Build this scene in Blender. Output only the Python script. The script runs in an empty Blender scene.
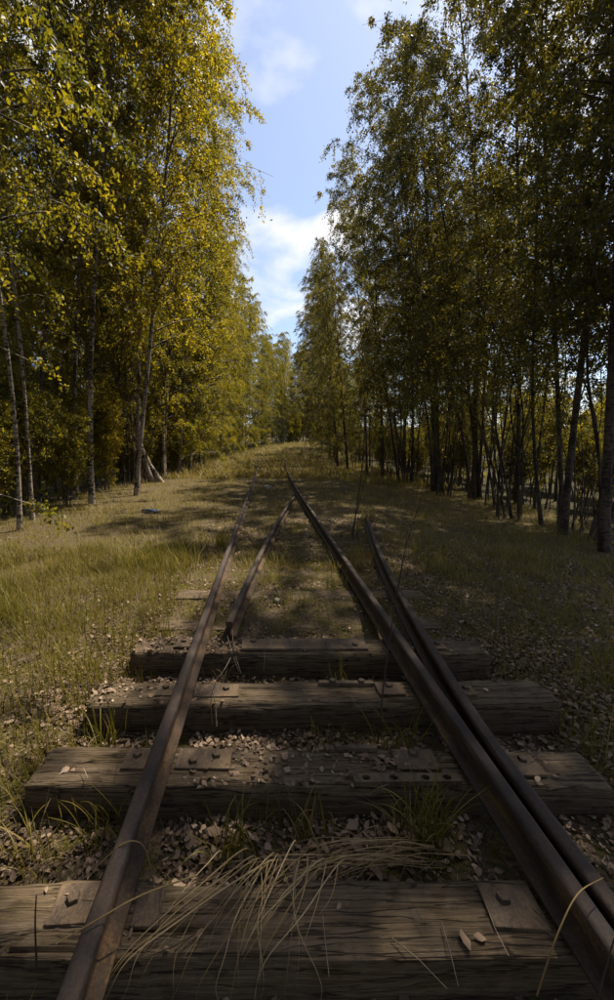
import bpy, bmesh, math, random
import numpy as np
from mathutils import Vector

R = math.radians
sc = bpy.context.scene
COL = sc.collection
random.seed(5)

# ------------------------------------------------------------------ camera
CAM_H = 1.71
cam_d = bpy.data.cameras.new('camera')
cam = bpy.data.objects.new('camera', cam_d)
COL.objects.link(cam)
cam.location = (0, 0, CAM_H)
cam.rotation_euler = (R(90 - 7.64), 0, 0)
cam_d.sensor_fit = 'VERTICAL'
cam_d.sensor_height = 36.0
cam_d.lens = 36.0 * 0.410
cam_d.shift_x = 0.041
cam_d.clip_start = 0.05
cam_d.clip_end = 5000
sc.camera = cam

# ------------------------------------------------------------------ sky, sun, exposure
SUN_AZ, SUN_EL = 45.0, 61.0          # degrees right of straight ahead, above the horizon
w = bpy.data.worlds.new('World')
sc.world = w
w.use_nodes = True
nt = w.node_tree
nt.nodes.clear()


def N(nt, typ, **kw):
    n = nt.nodes.new(typ)
    for k, v in kw.items():
        if hasattr(n, k) and k not in n.inputs:
            setattr(n, k, v)
        else:
            n.inputs[k].default_value = v
    return n


def L(nt, a, b):
    nt.links.new(a, b)


sky = N(nt, 'ShaderNodeTexSky', sky_type='NISHITA', sun_disc=False)
sky.sun_elevation = R(SUN_EL)
sky.sun_rotation = R(SUN_AZ)
sky.altitude = 100
sky.air_density = 1.0
sky.dust_density = 1.2
sky.ozone_density = 1.6
tc = N(nt, 'ShaderNodeTexCoord')
sep = N(nt, 'ShaderNodeSeparateXYZ')
L(nt, tc.outputs['Generated'], sep.inputs[0])
zz = N(nt, 'ShaderNodeMath', operation='MAXIMUM')
L(nt, sep.outputs['Z'], zz.inputs[0]); zz.inputs[1].default_value = 0.0
za = N(nt, 'ShaderNodeMath', operation='ADD')
L(nt, zz.outputs[0], za.inputs[0]); za.inputs[1].default_value = 0.22
dx = N(nt, 'ShaderNodeMath', operation='DIVIDE'); dy = N(nt, 'ShaderNodeMath', operation='DIVIDE')
L(nt, sep.outputs['X'], dx.inputs[0]); L(nt, za.outputs[0], dx.inputs[1])
L(nt, sep.outputs['Y'], dy.inputs[0]); L(nt, za.outputs[0], dy.inputs[1])
cmb = N(nt, 'ShaderNodeCombineXYZ')
L(nt, dx.outputs[0], cmb.inputs[0]); L(nt, dy.outputs[0], cmb.inputs[1])
cmb.inputs[2].default_value = 3.7
cn = N(nt, 'ShaderNodeTexNoise', noise_dimensions='3D')
cn.inputs['Scale'].default_value = 2.1
cn.inputs['Detail'].default_value = 9
cn.inputs['Roughness'].default_value = 0.52
cn.inputs['Distortion'].default_value = 0.25
cof = N(nt, 'ShaderNodeVectorMath', operation='ADD')
L(nt, cmb.outputs[0], cof.inputs[0]); cof.inputs[1].default_value = (0.74, -0.04, 0.0)
L(nt, cof.outputs[0], cn.inputs['Vector'])
cr = N(nt, 'ShaderNodeValToRGB')
cr.color_ramp.elements[0].position = 0.505
cr.color_ramp.elements[1].position = 0.64
L(nt, cn.outputs['Fac'], cr.inputs[0])
skyv = N(nt, 'ShaderNodeMix', data_type='RGBA', blend_type='MIX')
# thin cloud layer: sky light scattered white
cl = N(nt, 'ShaderNodeRGB')
cl.outputs[0].default_value = (7.6, 7.6, 7.9, 1)
hv = N(nt, 'ShaderNodeMix', data_type='RGBA', blend_type='ADD')
hv.inputs['Factor'].default_value = 1.0
hv.inputs['B'].default_value = (1.15, 1.35, 1.85, 1)
L(nt, sky.outputs[0], hv.inputs['A'])
L(nt, cr.outputs[0], skyv.inputs['Factor'])
L(nt, hv.outputs['Result'], skyv.inputs['A'])
L(nt, cl.outputs[0], skyv.inputs['B'])
bg = N(nt, 'ShaderNodeBackground')
bg.inputs['Strength'].default_value = 0.07
L(nt, skyv.outputs['Result'], bg.inputs['Color'])
wo = N(nt, 'ShaderNodeOutputWorld')
L(nt, bg.outputs[0], wo.inputs['Surface'])

sd = bpy.data.lights.new('sun', 'SUN')
sd.energy = 5.0
sd.angle = R(0.53)
sd.color = (1.0, 0.90, 0.74)
sun = bpy.data.objects.new('sun', sd)
COL.objects.link(sun)
sv = Vector((math.sin(R(SUN_AZ)) * math.cos(R(SUN_EL)), math.cos(R(SUN_AZ)) * math.cos(R(SUN_EL)), math.sin(R(SUN_EL))))
sun.rotation_euler = sv.to_track_quat('Z', 'Y').to_euler()
sun.location = sv * 60

vs = sc.view_settings
vs.view_transform = 'Standard'
vs.look = 'None'
vs.exposure = 1.05
vs.gamma = 1.0
vs.use_curve_mapping = False
sc.render.engine = 'CYCLES'
cy = sc.cycles
cy.max_bounces = 10
cy.diffuse_bounces = 6
cy.glossy_bounces = 2
cy.transmission_bounces = 4
cy.transparent_max_bounces = 4
cy.caustics_reflective = False
cy.caustics_refractive = False
cy.use_denoising = True
cy.sample_clamp_indirect = 6.0


# ------------------------------------------------------------------ numeric helpers
def hash2(ix, iy, seed):
    h = (ix.astype(np.int64) * 374761393 + iy.astype(np.int64) * 668265263 + seed * 974711) & 0xffffffff
    h = ((h ^ (h >> 13)) * 1274126177) & 0xffffffff
    h = h ^ (h >> 16)
    return (h & 0xffff) / 65535.0


def vnoise(x, y, seed=0):
    x = np.asarray(x, float); y = np.asarray(y, float)
    x, y = np.broadcast_arrays(x, y)
    ix = np.floor(x); iy = np.floor(y)
    fx = x - ix; fy = y - iy
    fx = fx * fx * (3 - 2 * fx); fy = fy * fy * (3 - 2 * fy)
    a = hash2(ix, iy, seed); b = hash2(ix + 1, iy, seed)
    c = hash2(ix, iy + 1, seed); d = hash2(ix + 1, iy + 1, seed)
    return (a + (b - a) * fx) * (1 - fy) + (c + (d - c) * fx) * fy - 0.5


def fbm(x, y, seed=0, o=4):
    s = 0; amp = 1; f = 1
    for i in range(o):
        s = s + amp * vnoise(x * f, y * f, seed + i * 17)
        amp *= .5; f *= 2.03
    return s


def sst(a, b, x):
    t = np.clip((np.asarray(x, float) - a) / (b - a), 0, 1)
    return t * t * (3 - 2 * t)


def axis_x(y):                        # centre line of the cleared strip
    y = np.asarray(y, float)
    return 0.3 + 7.0 * (np.clip(y - 36, 0, 90) / 35.0) ** 2


def ground_z(x, y):
    x = np.asarray(x, float); y = np.asarray(y, float)
    c = x - axis_x(y)
    bed = 0.105 * sst(3.1, 4.2, y) * (1 - sst(1.5, 2.4, np.abs(c)))
    left = 0.05 * sst(-1.25, -2.0, c) - 0.12 * sst(-6.5, -12, c)
    right = 0.05 * sst(1.5, 2.2, c) * (1 - sst(2.6, 4, c)) - 0.33 * sst(2.6, 6.8, c) - 0.25 * sst(7, 13, c)
    rise = 0.24 * sst(27, 40, y) + 1.9 * sst(38, 80, y) + 6.0 * sst(80, 150, y)
    n = 0.035 * fbm(x * 1.3, y * 1.3, 3) + 0.05 * sst(1.6, 4, np.abs(c)) * fbm(x * .45, y * .45, 9)
    fine = 0.018 * fbm(x * 7, y * 7, 21, 3) * (y < 12)
    low = -(.035 + .045 * sst(1.6, 2.0, y)) * (1 - sst(2.95, 3.3, y)) * (1 - sst(1.25, 1.7, np.abs(c)))
    return bed + left + right + rise + n + fine + low + 0.01


def new_mesh(name, V, F, mats, smooth=True, midx=None, attr=None):
    me = bpy.data.meshes.new(name)
    V = np.asarray(V, np.float32)
    if isinstance(F, np.ndarray):
        k = F.shape[1]
        me.vertices.add(len(V)); me.vertices.foreach_set('co', V.ravel())
        me.loops.add(F.size); me.loops.foreach_set('vertex_index', F.astype(np.int32).ravel())
        me.polygons.add(len(F))
        me.polygons.foreach_set('loop_start', np.arange(0, F.size, k, dtype=np.int32))
        me.polygons.foreach_set('loop_total', np.full(len(F), k, np.int32))
    else:
        me.from_pydata(V.tolist(), [], F)
    for m in mats:
        me.materials.append(m)
    if midx is not None:
        me.polygons.foreach_set('material_index', np.asarray(midx, np.int32))
    if smooth:
        me.polygons.foreach_set('use_smooth', np.ones(len(me.polygons), bool))
    if attr is not None:
        a = me.attributes.new('tone', 'FLOAT', 'FACE')
        a.data.foreach_set('value', np.asarray(attr, np.float32))
    me.update(calc_edges=True)
    me.validate()
    return me


def ob(name, me, parent=None, loc=None, kind=None):
    o = bpy.data.objects.new(name, me)
    COL.objects.link(o)
    if parent:
        o.parent = parent
    if loc is not None:
        o.location = loc
    if kind:
        o['kind'] = kind
    return o


def tag(o, label, cat, group=None):
    o['label'] = label
    o['category'] = cat
    if group:
        o['group'] = group
    return o


def thing(name, label, cat, loc=(0, 0, 0), group=None, rz=0.0):
    o = bpy.data.objects.new(name, None)
    o.empty_display_size = 0.1
    COL.objects.link(o)
    o.location = loc
    o.rotation_euler = (0, 0, rz)
    return tag(o, label, cat, group)


class MB:
    """Collects triangles (padded quads allowed) and per-face values."""
    def __init__(self):
        self.v = []; self.f = []; self.m = []; self.t = []; self.n = 0

    def add(self, V, F, m=0, t=0.5):
        V = np.asarray(V, float); F = np.asarray(F, int)
        self.v.append(V); self.f.append(F + self.n); self.n += len(V)
        self.m.append(np.full(len(F), m)); self.t.append(np.broadcast_to(t, (len(F),)))

    def tube(self, P, rad, sides=6, m=0, t=0.5, cap=False):
        P = np.asarray(P, float); k = len(P)
        rad = np.broadcast_to(rad, (k,))
        T = np.gradient(P, axis=0)
        T /= np.linalg.norm(T, axis=1)[:, None] + 1e-9
        ref = np.array([1.0, 0, 0]) if abs(T[:, 0]).mean() < .7 else np.array([0, 1.0, 0])
        U = np.cross(T, ref); U /= np.linalg.norm(U, axis=1)[:, None] + 1e-9
        W = np.cross(T, U)
        a = np.linspace(0, 2 * np.pi, sides, endpoint=False)
        V = P[:, None] + rad[:, None, None] * (np.cos(a)[None, :, None] * U[:, None] + np.sin(a)[None, :, None] * W[:, None])
        i = np.arange(k - 1)[:, None] * sides; j = np.arange(sides)[None]; j2 = (j + 1) % sides
        F = np.stack([i + j, i + j2, i + sides + j2, i + sides + j], -1).reshape(-1, 4)
        V = V.reshape(-1, 3)
        if cap:
            c0 = len(V)
            V = np.vstack([V, P[:1], P[-1:]])
            jj = np.arange(sides); j3 = (jj + 1) % sides
            F = np.vstack([F, np.stack([np.full(sides, c0), j3, jj, jj], -1),
                           np.stack([np.full(sides, c0 + 1), (k - 1) * sides + jj, (k - 1) * sides + j3, (k - 1) * sides + j3], -1)])
        self.add(V, F, m, t)

    def build(self, name, mats, smooth=True):
        V = np.vstack(self.v); m = np.concatenate(self.m); t = np.concatenate(self.t)
        same = all(f.shape[1] == self.f[0].shape[1] for f in self.f)
        if same and (self.f[0].shape[1] == 3 or not any((f[:, 2] == f[:, 3]).any() for f in self.f)):
            return new_mesh(name, V, np.vstack(self.f), mats, smooth, m, t)
        F = []
        for f in self.f:
            for q in f.tolist():
                if len(q) == 4 and q[2] == q[3]:
                    q = q[:3]
                F.append(q)
        return new_mesh(name, V, F, mats, smooth, m, t)


# ------------------------------------------------------------------ materials
def mat(name):
    m = bpy.data.materials.new(name)
    m.use_nodes = True
    m.node_tree.nodes.clear()
    return m, m.node_tree


def ramp(nt, src, stops):
    r = N(nt, 'ShaderNodeValToRGB')
    e = r.color_ramp.elements
    while len(e) < len(stops):
        e.new(0.5)
    for i, (p, c) in enumerate(stops):
        e[i].position = p
        e[i].color = (c[0], c[1], c[2], 1)
    L(nt, src, r.inputs[0])
    return r.outputs[0]


def noise(nt, vec, scale, detail=5, rough=.55, dist=0.0):
    n = N(nt, 'ShaderNodeTexNoise')
    n.inputs['Scale'].default_value = scale
    n.inputs['Detail'].default_value = detail
    n.inputs['Roughness'].default_value = rough
    n.inputs['Distortion'].default_value = dist
    if vec is not None:
        L(nt, vec, n.inputs['Vector'])
    return n.outputs['Fac']


def mapped(nt, scale=(1, 1, 1), kind='Object'):
    t = N(nt, 'ShaderNodeTexCoord')
    mp = N(nt, 'ShaderNodeMapping')
    mp.inputs['Scale'].default_value = scale
    L(nt, t.outputs[kind], mp.inputs['Vector'])
    return mp.outputs[0]


def mixc(nt, fac, a, b, mode='MIX'):
    m = N(nt, 'ShaderNodeMix', data_type='RGBA', blend_type=mode)
    for s, k in ((fac, 'Factor'), (a, 'A'), (b, 'B')):
        if isinstance(s, (int, float)):
            m.inputs[k].default_value = s
        elif isinstance(s, tuple):
            m.inputs[k].default_value = (*s, 1)
        else:
            L(nt, s, m.inputs[k])
    return m.outputs['Result']


def principled(nt, col, rough=.8, spec=.3, metal=0.0, bump=None, bstr=.4, bdist=.01):
    p = N(nt, 'ShaderNodeBsdfPrincipled')
    if isinstance(col, tuple):
        p.inputs['Base Color'].default_value = (*col, 1)
    else:
        L(nt, col, p.inputs['Base Color'])
    if isinstance(rough, (int, float)):
        p.inputs['Roughness'].default_value = rough
    else:
        L(nt, rough, p.inputs['Roughness'])
    p.inputs['Metallic'].default_value = metal
    p.inputs['Specular IOR Level'].default_value = spec
    if bump is not None:
        b = N(nt, 'ShaderNodeBump')
        b.inputs['Strength'].default_value = bstr
        b.inputs['Distance'].default_value = bdist
        L(nt, bump, b.inputs['Height'])
        L(nt, b.outputs[0], p.inputs['Normal'])
    return p.outputs[0]


def out(nt, sh):
    o = N(nt, 'ShaderNodeOutputMaterial')
    L(nt, sh, o.inputs['Surface'])


def leaf_material(name, stops, tstops, fac=.45, rough=.5, spec=.35, objvar=.35):
    m, nt = mat(name)
    a = N(nt, 'ShaderNodeAttribute', attribute_name='tone')
    oi = N(nt, 'ShaderNodeObjectInfo')
    mm = N(nt, 'ShaderNodeMath', operation='MULTIPLY_ADD')
    L(nt, oi.outputs['Random'], mm.inputs[0]); mm.inputs[1].default_value = objvar
    sb = N(nt, 'ShaderNodeMath', operation='SUBTRACT')
    L(nt, a.outputs['Fac'], sb.inputs[0]); sb.inputs[1].default_value = objvar * .5
    L(nt, sb.outputs[0], mm.inputs[2])
    c = ramp(nt, mm.outputs[0], stops)
    t = ramp(nt, mm.outputs[0], tstops)
    p = principled(nt, c, rough, spec)
    tr = N(nt, 'ShaderNodeBsdfTranslucent')
    L(nt, t, tr.inputs['Color'])
    mx = N(nt, 'ShaderNodeMixShader')
    mx.inputs[0].default_value = fac
    L(nt, p, mx.inputs[1]); L(nt, tr.outputs[0], mx.inputs[2])
    out(nt, mx.outputs[0])
    return m


M_leaf = leaf_material('birch_leaf',
    [(0.0, (.034, .038, .010)), (.45, (.074, .071, .013)), (.8, (.118, .098, .013)), (1.0, (.16, .12, .014))],
    [(0.0, (.15, .15, .010)), (.5, (.37, .30, .010)), (1.0, (.62, .45, .013))], fac=.48)
M_leaf_shade = leaf_material('shaded_leaf',  # same foliage, with the shade of the right side put into its colour
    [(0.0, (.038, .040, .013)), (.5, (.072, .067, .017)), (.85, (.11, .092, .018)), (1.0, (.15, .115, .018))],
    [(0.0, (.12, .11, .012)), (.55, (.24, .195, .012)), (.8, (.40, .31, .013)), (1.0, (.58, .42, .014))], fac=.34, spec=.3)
M_spruce = leaf_material('spruce_needle',
    [(0, (.02, .032, .018)), (1, (.05, .065, .03))], [(0, (.02, .03, .01)), (1, (.05, .06, .02))], fac=.15)
M_grass = leaf_material('grass_blade',
    [(0.0, (.060, .064, .012)), (.4, (.13, .115, .015)), (.7, (.21, .155, .026)), (.86, (.27, .19, .07)), (1.0, (.34, .26, .14))],
    [(0.0, (.10, .105, .015)), (.6, (.21, .17, .02)), (1.0, (.26, .19, .06))], fac=.4, rough=.55, spec=.3, objvar=0.0)
M_straw = leaf_material('dry_straw',
    [(0.0, (.13, .085, .035)), (.5, (.26, .175, .075)), (1.0, (.42, .32, .18))],
    [(0.0, (.10, .06, .02)), (1.0, (.22, .15, .06))], fac=.25, rough=.6, spec=.25, objvar=0.0)
M_litter = leaf_material('dead_leaf',
    [(0.0, (.050, .033, .023)), (.35, (.155, .102, .068)), (.7, (.29, .20, .135)), (1.0, (.44, .335, .25))],
    [(0.0, (.05, .03, .015)), (1.0, (.20, .12, .06))], fac=.15, rough=.7, spec=.25, objvar=0.0)


def make_bark(name, light, dark, amount):
    m, nt = mat(name)
    v = mapped(nt, (9, 9, 26))
    v2 = mapped(nt, (3, 3, 1.0))
    n1 = noise(nt, v, 1.0, 5, .6)
    n2 = noise(nt, v2, 1.2, 4, .6)
    mul = N(nt, 'ShaderNodeMath', operation='ADD')
    L(nt, n1, mul.inputs[0]); L(nt, n2, mul.inputs[1])
    c = ramp(nt, mul.outputs[0], [(amount - .13, dark), (amount, tuple(.5 * (a + b) for a, b in zip(light, dark))), (amount + .10, light)])
    out(nt, principled(nt, c, .85, .2, bump=n1, bstr=.5, bdist=.01))
    return m


M_birch = make_bark('birch_bark', (.26, .215, .165), (.035, .027, .020), 1.03)
M_bark = make_bark('dark_bark', (.085, .066, .050), (.028, .021, .017), 1.0)
M_twig, _n = mat('twig'); out(_n, principled(_n, (.055, .038, .026), .8, .2))
M_dry, _n = mat('dry_twig'); out(_n, principled(_n, ramp(_n, noise(_n, mapped(_n), 30), [(.3, (.12, .085, .06)), (.7, (.30, .24, .18))]), .8, .2))

# weathered timber
M_wood, nt_ = mat('weathered_timber')
v = mapped(nt_, (2.6, 55, 55)); v2 = mapped(nt_, (2.0, 3.0, 3.0)); v3 = mapped(nt_, (6, 150, 150))
g1 = noise(nt_, v, 1.3, 9, .72, .5); g2 = noise(nt_, v2, 3.2, 7, .68); g3 = noise(nt_, v3, 1.3, 5, .65)
base = ramp(nt_, g1, [(.26, (.024, .018, .013)), (.42, (.078, .060, .042)), (.56, (.125, .098, .070)), (.78, (.22, .18, .135))])
moss = ramp(nt_, g2, [(.34, (.50, .42, .33)), (.46, (1, 1, 1)), (.56, (1.0, .95, .86)), (.66, (.62, .62, .40)), (.78, (.36, .31, .25))])
cc = mixc(nt_, .9, base, moss, 'MULTIPLY')
cc = mixc(nt_, .6, cc, ramp(nt_, g3, [(.32, (.25, .22, .20)), (.50, (1, 1, 1))]), 'MULTIPLY')
vk = mapped(nt_, (.9, 16, 16)); gk = noise(nt_, vk, 1.5, 3, .5, .3)
kd = N(nt_, 'ShaderNodeMath', operation='SUBTRACT'); L(nt_, gk, kd.inputs[0]); kd.inputs[1].default_value = .5
ka = N(nt_, 'ShaderNodeMath', operation='ABSOLUTE'); L(nt_, kd.outputs[0], ka.inputs[0])
crack = ramp(nt_, ka.outputs[0], [(.0, (.22, .20, .18)), (.008, (.35, .32, .29)), (.018, (1, 1, 1))])
cc = mixc(nt_, 1.0, cc, crack, 'MULTIPLY')
cc = mixc(nt_, 1.0, cc, (1.06, .99, .88), 'MULTIPLY')
hh0 = N(nt_, 'ShaderNodeMath', operation='ADD'); L(nt_, g1, hh0.inputs[0]); L(nt_, g3, hh0.inputs[1])
hh = N(nt_, 'ShaderNodeMath', operation='MULTIPLY'); L(nt_, hh0.outputs[0], hh.inputs[0]); L(nt_, crack, hh.inputs[1])
out(nt_, principled(nt_, cc, .85, .25, bump=hh.outputs[0], bstr=.8, bdist=.008))


def make_rust(name, stops, metal=.25, rough=.62, head=False):
    m, nt = mat(name)
    v = mapped(nt, (1, .35, 1)); v2 = mapped(nt)
    a = noise(nt, v, 14, 7, .68); b = noise(nt, v2, 90, 3, .6)
    s = N(nt, 'ShaderNodeMath', operation='MULTIPLY_ADD'); L(nt, b, s.inputs[0]); s.inputs[1].default_value = .45; L(nt, a, s.inputs[2])
    c = ramp(nt, s.outputs[0], stops)
    if head:
        xyz = N(nt, 'ShaderNodeSeparateXYZ'); L(nt, v2, xyz.inputs[0])
        hm = N(nt, 'ShaderNodeMapRange'); L(nt, xyz.outputs[2], hm.inputs[0])
        hm.inputs['From Min'].default_value = .268; hm.inputs['From Max'].default_value = .293
        worn = ramp(nt, s.outputs[0], [(.46, (.020, .0155, .014)), (.66, (.036, .0275, .024)), (.86, (.068, .047, .036))])
        c = mixc(nt, hm.outputs[0], c, worn)
    r = ramp(nt, a, [(.3, (rough - .16,) * 3), (.7, (rough + .16,) * 3)])
    out(nt, principled(nt, c, r, .2, metal, bump=s.outputs[0], bstr=.8, bdist=.004))
    return m


M_rail = make_rust('rusty_rail', [(.46, (.016, .011, .0085)), (.62, (.032, .020, .014)), (.78, (.062, .037, .020)), (.92, (.13, .076, .036))], .05, .70, True)
M_plate = make_rust('rusty_plate', [(.44, (.028, .020, .015)), (.64, (.064, .046, .033)), (.85, (.14, .095, .058))], .1, .7)
M_stone, _n = mat('pale_stone'); out(_n, principled(_n, ramp(_n, noise(_n, mapped(_n), 25), [(.3, (.22, .20, .15)), (.7, (.42, .39, .32))]), .8, .3))
M_blue, _n = mat('blue_sheet'); out(_n, principled(_n, ramp(_n, noise(_n, mapped(_n), 9), [(.3, (.020, .035, .075)), (.7, (.05, .085, .16))]), .45, .4))

# soil with litter, moss and sand
M_ground, nt_ = mat('forest_soil')
v = mapped(nt_)
a = noise(nt_, v, .55, 5, .6); b = noise(nt_, v, 5.0, 7, .65); c = noise(nt_, v, 48, 4, .7)
soil = ramp(nt_, c, [(.30, (.030, .022, .015)), (.5, (.088, .064, .042)), (.68, (.17, .125, .082))])
olive = ramp(nt_, c, [(.3, (.030, .027, .010)), (.52, (.085, .070, .020)), (.72, (.17, .13, .036))])
fac = ramp(nt_, b, [(.40, (0, 0, 0)), (.60, (1, 1, 1))])
g = mixc(nt_, fac, soil, olive)
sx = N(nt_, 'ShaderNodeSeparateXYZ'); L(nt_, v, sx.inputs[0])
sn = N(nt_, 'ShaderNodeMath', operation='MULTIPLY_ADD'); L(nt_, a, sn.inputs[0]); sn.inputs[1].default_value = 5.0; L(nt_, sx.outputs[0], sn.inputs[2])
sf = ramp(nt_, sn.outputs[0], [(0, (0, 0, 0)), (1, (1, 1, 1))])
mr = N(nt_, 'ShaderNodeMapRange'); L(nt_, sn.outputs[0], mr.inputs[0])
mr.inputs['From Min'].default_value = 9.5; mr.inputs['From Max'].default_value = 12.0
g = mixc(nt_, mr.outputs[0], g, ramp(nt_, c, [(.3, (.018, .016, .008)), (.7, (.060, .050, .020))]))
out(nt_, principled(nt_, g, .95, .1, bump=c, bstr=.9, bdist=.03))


# ------------------------------------------------------------------ ground
def ticks(parts):
    r = []
    for a, b, s in parts:
        r.append(np.arange(a, b, s))
    r.append([parts[-1][1]])
    return np.concatenate(r)


gx = ticks([(-900, -100, 100), (-100, -20, 8), (-20, -8, .8), (-8, -3, .25), (-3, 3.4, .07), (3.4, 9, .25), (9, 22, .8), (22, 100, 8), (100, 900, 100)])
gy = ticks([(-400, -20, 60), (-20, 0, 2), (0, .6, .15), (.6, 6.5, .06), (6.5, 14, .2), (14, 50, .7), (50, 160, 4), (160, 400, 30), (400, 2000, 200)])
GX, GY = np.meshgrid(gx, gy)
GZ = ground_z(GX, GY)
V = np.stack([GX, GY, GZ], -1).reshape(-1, 3)
nx, ny = len(gx), len(gy)
i = np.arange(ny - 1)[:, None] * nx + np.arange(nx - 1)[None]
F = np.stack([i, i + 1, i + nx + 1, i + nx], -1).reshape(-1, 4)
ground = ob('ground', new_mesh('ground', V, F, [M_ground]), kind='structure')


# ------------------------------------------------------------------ rails
HEADZ = 0.30
X_L, X_R = -0.515, 0.995


def o_right(y):
    t = np.clip(np.asarray(y, float) - 1.8, 0, None)
    return .088 + .088 * t + .0101 * t * t


def o_left(y):
    t = np.asarray(y, float) - 3.155
    return .215 + .098 * t + .0042 * t * t


def smooth_path(f, ys):
    xs = f(ys)
    k = np.array([1, 2, 3, 2, 1.]); k /= k.sum()
    for _ in range(4):
        p = np.pad(xs, 2, mode='edge')
        p[:2] = 2 * xs[0] - xs[[2, 1]]; p[-2:] = 2 * xs[-1] - xs[[-2, -3]]
        xs = np.convolve(p, k, 'valid')
    return xs


def rail_profile(fl, fr):
    # right half going down from the crown, then left half back up; heights relative to the head top
    hw, ww = .029, .0075
    rgt = [(.0, 0), (.014, -.0005), (.023, -.003), (hw, -.011), (hw + .001, -.030), (.020, -.038), (ww + .003, -.046), (ww, -.060), (ww, -.098),
           (ww + .005, -.111), (max(.012, fr * .55), -.120), (fr, -.127), (fr, -.137)]
    lft = [(-fl, -.137), (-fl, -.127), (-fl * .55, -.120), (-ww - .005, -.111), (-ww, -.098), (-ww, -.060), (-ww - .003, -.046), (-.020, -.038),
           (-hw - .001, -.030), (-hw, -.011), (-.023, -.003), (-.014, -.0005)]
    return np.array(rgt + lft)


def make_rail(label, fx, y0, y1, fz, foot=None, step=.12):
    ys = np.arange(y0, y1 + 1e-6, step)
    xs = smooth_path(fx, ys) + .004 * vnoise(ys * .8, ys * 0, 5)
    zs = fz(ys) + .004 * vnoise(ys * .9, ys * 0 + 7, 8)
    rows = []
    for k in range(len(ys)):
        fl, fr = (.056, .056) if foot is None else foot(ys[k])
        p = rail_profile(fl, fr)
        p = p + .0009 * np.stack([fbm(ys[k] * 6 + p[:, 0] * 40, p[:, 1] * 40, 31, 2), fbm(ys[k] * 6 + p[:, 0] * 40, p[:, 1] * 40, 37, 2)], -1)
        rows.append(np.stack([xs[k] + p[:, 0], np.full(len(p), ys[k]), zs[k] + p[:, 1]], -1))
    n = len(rows[0])
    V = np.vstack(rows)
    K = len(ys)
    i = np.arange(K - 1)[:, None] * n; j = np.arange(n)[None]; j2 = (j + 1) % n
    F = np.stack([i + j, i + n + j, i + n + j2, i + j2], -1).reshape(-1, 4).tolist()
    F.append(list(range(n)))
    F.append(list(range((K - 1) * n, K * n))[::-1])
    me = new_mesh('rail', V, F, [M_rail], smooth=True)
    bm = bmesh.new(); bm.from_mesh(me)
    bmesh.ops.recalc_face_normals(bm, faces=bm.faces)
    bm.to_mesh(me); bm.free()
    me.set_sharp_from_angle(angle=R(38))
    o = ob('rail', me)
    return tag(o, label, 'rail', 'rails of the disused turnout')


flat = lambda y: HEADZ + 0 * y
make_rail('long rusty rail on the left running from the foreground to the crest', lambda y: X_L + 0 * y, .3, 40, flat)
make_rail('rusty inner rail on the right, ending against the outer rail as a switch blade',
          lambda y: np.interp(y, [0, 12.6, 16, 22, 30, 40], [X_R, X_R, 1.03, 1.17, 1.45, 1.88]), .3, 40, flat,
          foot=lambda y: (.056, float(np.clip(o_right(y) - .056 - .008, .013, .056))))
make_rail('rusty outer rail on the far right, curving away into the grass',
          lambda y: X_R + o_right(y), .3, 8.9, lambda y: HEADZ - .002 - .10 * sst(7.4, 9.0, y))
make_rail('short rusty rail with a cut end between the two long rails',
          lambda y: X_L + o_left(y), 3.155, 11.3, lambda y: HEADZ - .005 + 0 * y)


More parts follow.
